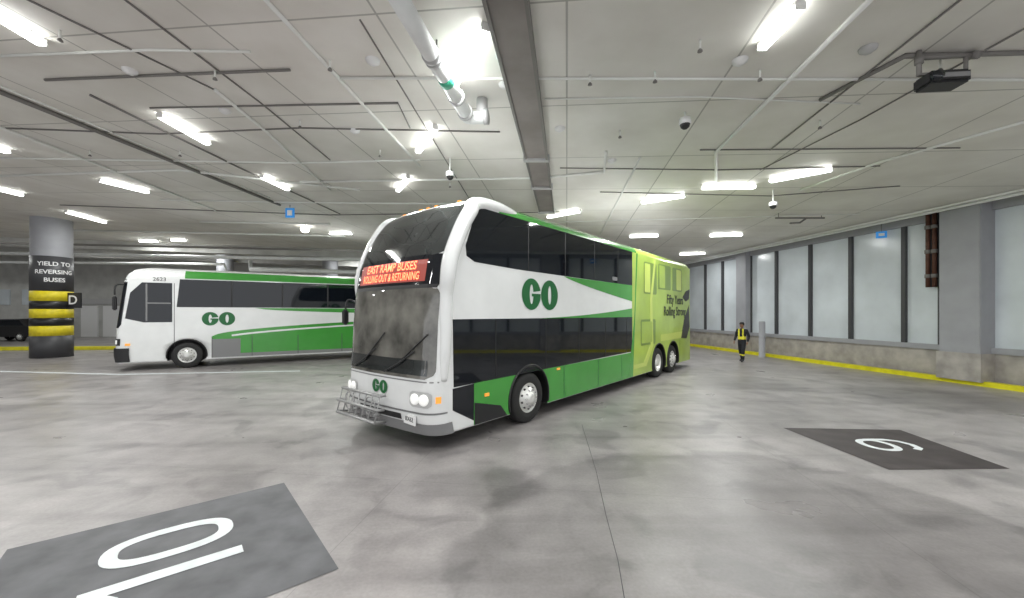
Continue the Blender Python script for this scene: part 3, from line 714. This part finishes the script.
K.side('luggage_bay_door',[(2.95,.45),(3.9,.45),(3.9,1.1),(2.95,1.1)],'grey',off=.009)
for x in (2.95,4.3,6.0,7.8): K.side('bay_seam_%d'%int(x*10),[(x-.012,.36),(x+.012,.36),(x+.012,1.2),(x-.012,1.2)],'mull',off=.011)
for sg in (-1,1): go_logo(CO,2.95+CV,1.92,.27,lambda x,z,sg=sg:(x,sg*1.309,z))
K.patch('windshield',1.6,3.40,-1.34,1.34,'glass',nz=14,nt=30,round_=.08,off=.008)
K.patch('front_bumper',.34,.85,-1.62,1.62,'black',nz=5,nt=36,off=.05)
K.patch('destination_sign',3.42,3.62,-.9,.9,'glass',nz=4,nt=16)
for sg in (-1,1):
    a,b=sorted((sg*.95,sg*1.35)); K.patch('headlight',.95,1.2,a,b,'black',nz=3,nt=8,off=.012); a,b=sorted((sg*1.0,sg*1.25)); K.patch('headlight_lens',1.0,1.15,a,b,'lamp',nz=3,nt=8,off=.02)
    p0=K.P(sg*1.25,3.2,.02); tube('mirror_arm',[p0,p0+Vector((-.2,sg*.15,-.05)),p0+Vector((-.22,sg*.2,-.4))],.025,'black',CO,8,True)
    q=p0+Vector((-.22,sg*.2,-.7)); box('mirror_head',tuple(q),(.1,.2,.5),'black',CO,bev=.03)
box('corner_marker',(.45,-1.31,.98),(.14,.03,.08),'amber',CO)
textmesh('fleet_number','2623',.20,'blackpaint',CO,matrix=Matrix.Translation((1.35,-1.306,3.43))@Matrix.Rotation(math.pi/2,4,'X'))
for x in cw:
    for sg in (-1,1):
        wheel(CO,x,sg*1.28,.5,sg,'wheel_%d_%s'%(int(x*10),'n' if sg<0 else 'f'),dual=(9<x<10))
        pts=[(x+CR*math.cos(a),sg*1.308,.5+CR*math.sin(a)) for a in [math.radians(-8+196*i/24) for i in range(25)]]
        tube('wheel_arch_lip',pts,.025,'black',CO,8)
# ---------------------------------------------------------------- parked SUV far left
S_=empty('parked_suv',(-38.5,31.0,0),math.radians(0))
def suv():
    prof=[(-2.3,.35),(-2.35,.8),(-2.2,1.05),(-1.3,1.15),(-.6,1.68),(1.3,1.72),(2.0,1.15),(2.3,1.05),(2.35,.5),(2.3,.35)]
    vs=[];fs=[];n=len(prof)
    for y in [-.92,-.88,.88,.92]:
        for x,z in prof:
            k=(.80 if z>1.3 else 1.0); ed=.97 if abs(y)>.9 else 1
            vs.append((x*ed,y*k,.35+(z-.35)*ed))
    for j in range(3):
        for i in range(n): i2=(i+1)%n; fs.append((j*n+i,j*n+i2,(j+1)*n+i2,(j+1)*n+i))
    fs.append(tuple(range(n))[::-1]); fs.append(tuple(3*n+i for i in range(n)))
    mk('body',vs,fs,'blackpaint',S_)
    for sg in (-1,1):
        mk('side_glass',[(-1.15,sg*.9,1.18),(-.55,sg*.76,1.6),(1.2,sg*.76,1.63),(1.75,sg*.9,1.18)],[(0,1,2,3)],'glass',S_)
        for x in (-1.45,1.45): wheel(S_,x,sg*.93,.36,sg,'wheel_%d_%d'%(int(x*10),sg),w=.22)
    box('tail_lamp',(2.33,-.7,.95),(.05,.3,.14),'red',S_); box('tail_lamp_b',(2.33,.7,.95),(.05,.3,.14),'red',S_); box('headlamp',(-2.3,-.7,.85),(.08,.3,.12),'lamp',S_)
suv()
# ---------------------------------------------------------------- person
def person():
    g=G(742,362); e=empty('pedestrian_worker',g,math.radians(-60))
    J={'pel':(0,0,.93,.135,.11),'waist':(0,0,1.08,.145,.11),'chest':(0,-.01,1.28,.18,.13),'neckb':(0,0,1.44,.095,.08),'neck':(0,-.01,1.50,.052,.052),
     'hl':(.09,0,.86,.105,.10),'kl':(.10,-.10,.50,.075,.075),'al':(.10,-.08,.10,.05,.05),'tl':(.11,-.26,.045,.038,.03),
     'hr':(-.09,0,.86,.105,.10),'kr':(-.10,.04,.49,.075,.075),'ar':(-.10,.17,.12,.05,.05),'tr':(-.11,.02,.045,.038,.03),
     'sl':(.20,0,1.39,.078,.078),'el':(.27,.06,1.13,.06,.06),'wl':(.27,-.05,.90,.042,.042),
     'sr':(-.20,0,1.39,.078,.078),'er':(-.27,0,1.13,.06,.06),'wr':(-.25,-.14,.93,.042,.042)}
    E=[('pel','waist'),('waist','chest'),('chest','neckb'),('neckb','neck'),('pel','hl'),('hl','kl'),('kl','al'),('al','tl'),('pel','hr'),('hr','kr'),('kr','ar'),('ar','tr'),('chest','sl'),('sl','el'),('el','wl'),('chest','sr'),('sr','er'),('er','wr')]
    def skin(name,J,E,root,lv=2):
        ks=list(J); me=bpy.data.meshes.new(name); me.from_pydata([J[k][:3] for k in ks],[(ks.index(a),ks.index(b)) for a,b in E],[]); me.update()
        o=bpy.data.objects.new(name,me); sc.collection.objects.link(o)
        md=o.modifiers.new('s','SKIN'); md.use_smooth_shade=True
        for i,k in enumerate(ks):
            sv=me.skin_vertices[0].data[i]; sv.radius=J[k][3:5]; sv.use_root=(k==root)
        sb=o.modifiers.new('sub','SUBSURF'); sb.levels=lv; sb.render_levels=lv
        bpy.context.view_layer.update()
        dg=bpy.context.evaluated_depsgraph_get(); m2=bpy.data.meshes.new_from_object(o.evaluated_get(dg)); m2.name=name
        bpy.data.objects.remove(o)
        for p in m2.polygons:p.use_smooth=True
        return link(bpy.data.objects.new(name,m2),e)
    b=skin('body',J,E,'pel',3)
    b.data.materials.clear()
    for k in ('cloth','hivis','skin','black'): b.data.materials.append(M[k])
    for p in b.data.polygons:
        c=p.center; mi=0
        if c.z<.10: mi=3
        if abs(c.x)<.21 and (1.00<c.z<1.12): mi=1
        if abs(abs(c.x)-.09)<.03 and 1.1<c.z<1.47: mi=1
        if abs(c.z-.32)<.03: mi=1
        if c.z>1.475: mi=2
        p.material_index=mi
    bm=bmesh.new(); bmesh.ops.create_uvsphere(bm,u_segments=24,v_segments=16,radius=1)
    for v in bm.verts:
        z=v.co.z; w=.078*(1-.18*max(0,-z)); v.co=Vector((v.co.x*w,v.co.y*.095*(1-.1*max(0,-z)),z*.118))
        if v.co.y<-.07 and abs(v.co.x)<.02 and -.03<v.co.z<.015: v.co.y-=.022
    bmesh.ops.translate(bm,vec=(0,-.02,1.61),verts=bm.verts); me=bpy.data.meshes.new('head'); bm.to_mesh(me); bm.free(); me.materials.append(M['skin'])
    for p in me.polygons:p.use_smooth=True
    link(bpy.data.objects.new('head',me),e)
    for sg in (-1,1):
        lathe('eye',[(0,.006),(.008,.003),(.011,0)],Matrix.Translation((sg*.03,-.108,1.625))@Matrix.Rotation(math.pi/2,4,'X'),'black',e,10)
        lathe('ear',[(0,.012),(.018,.01),(.025,0)],Matrix.Translation((sg*.076,-.01,1.61))@Matrix.Rotation(sg*math.pi/2,4,'Y'),'skin',e,12)
    box('mouth',(0,-.108,1.55),(.04,.006,.008),'brown',e)
    lathe('hair',[(.075,-.04),(.088,.0),(.09,.04),(.07,.085),(.04,.11),(0,.12)],Matrix.Translation((0,0,1.625)),'hair',e,24)
    lathe('cap',[(.095,.035),(.096,.06),(.08,.10),(.04,.125),(0,.13)],Matrix.Translation((0,-.005,1.63)),'hair',e,24)
    mk('cap_brim',[(-.07,-.07,1.67),(.07,-.07,1.67),(.05,-.17,1.655),(-.05,-.17,1.655)],[(0,1,2,3)],'hair',e)
    for sg,w in ((1,Vector((.27,-.05,.90))),(-1,Vector((-.25,-.14,.93)))):
        dr=Vector((0,-.35,-.94)) ; 
        JJ={'w':(*w,.028,.022),'p':(*(w+dr*.05),.034,.02),'k':(*(w+dr*.09),.036,.018)}
        skin('palm',JJ,[('w','p'),('p','k')],'w',1).data.materials.append(M['skin'])
        for i in range(4):
            off=Vector((0,(-.026+.0175*i),0)); L_=(.068,.078,.073,.056)[i]
            a=w+dr*.08+off; b_=a+dr*L_*.5; c_=b_+(dr+Vector((-sg*.5,0,0))).normalized()*L_*.5
            skin('finger_%d'%i,{'a':(*a,.0085,.0085),'b':(*b_,.0082,.0082),'c':(*c_,.007,.007)},[('a','b'),('b','c')],'a',1).data.materials.append(M['skin'])
        a=w+dr*.035+Vector((0,-.025,0)); b_=a+Vector((-sg*.01,-.03,-.03)); c_=b_+Vector((-sg*.008,-.008,-.03))
        skin('thumb',{'a':(*a,.011,.011),'b':(*b_,.01,.01),'c':(*c_,.008,.008)},[('a','b'),('b','c')],'a',1).data.materials.append(M['skin'])
person()
# ---------------------------------------------------------------- world + camera
w=bpy.data.worlds.new('world'); sc.world=w; w.use_nodes=True; bg=w.node_tree.nodes['Background']; bg.inputs[0].default_value=(.95,.97,1,1); bg.inputs[1].default_value=1.3
cam=bpy.data.cameras.new('camera'); cam.sensor_width=36; cam.lens=36*F/1024; cam.shift_y=14/1024; cam.clip_end=200
co=bpy.data.objects.new('camera',cam); co.location=(0,0,H); co.rotation_euler=(math.pi/2,0,0); sc.collection.objects.link(co); sc.camera=co
try:
    sc.view_settings.view_transform='Standard'
except Exception as ex: print(ex)
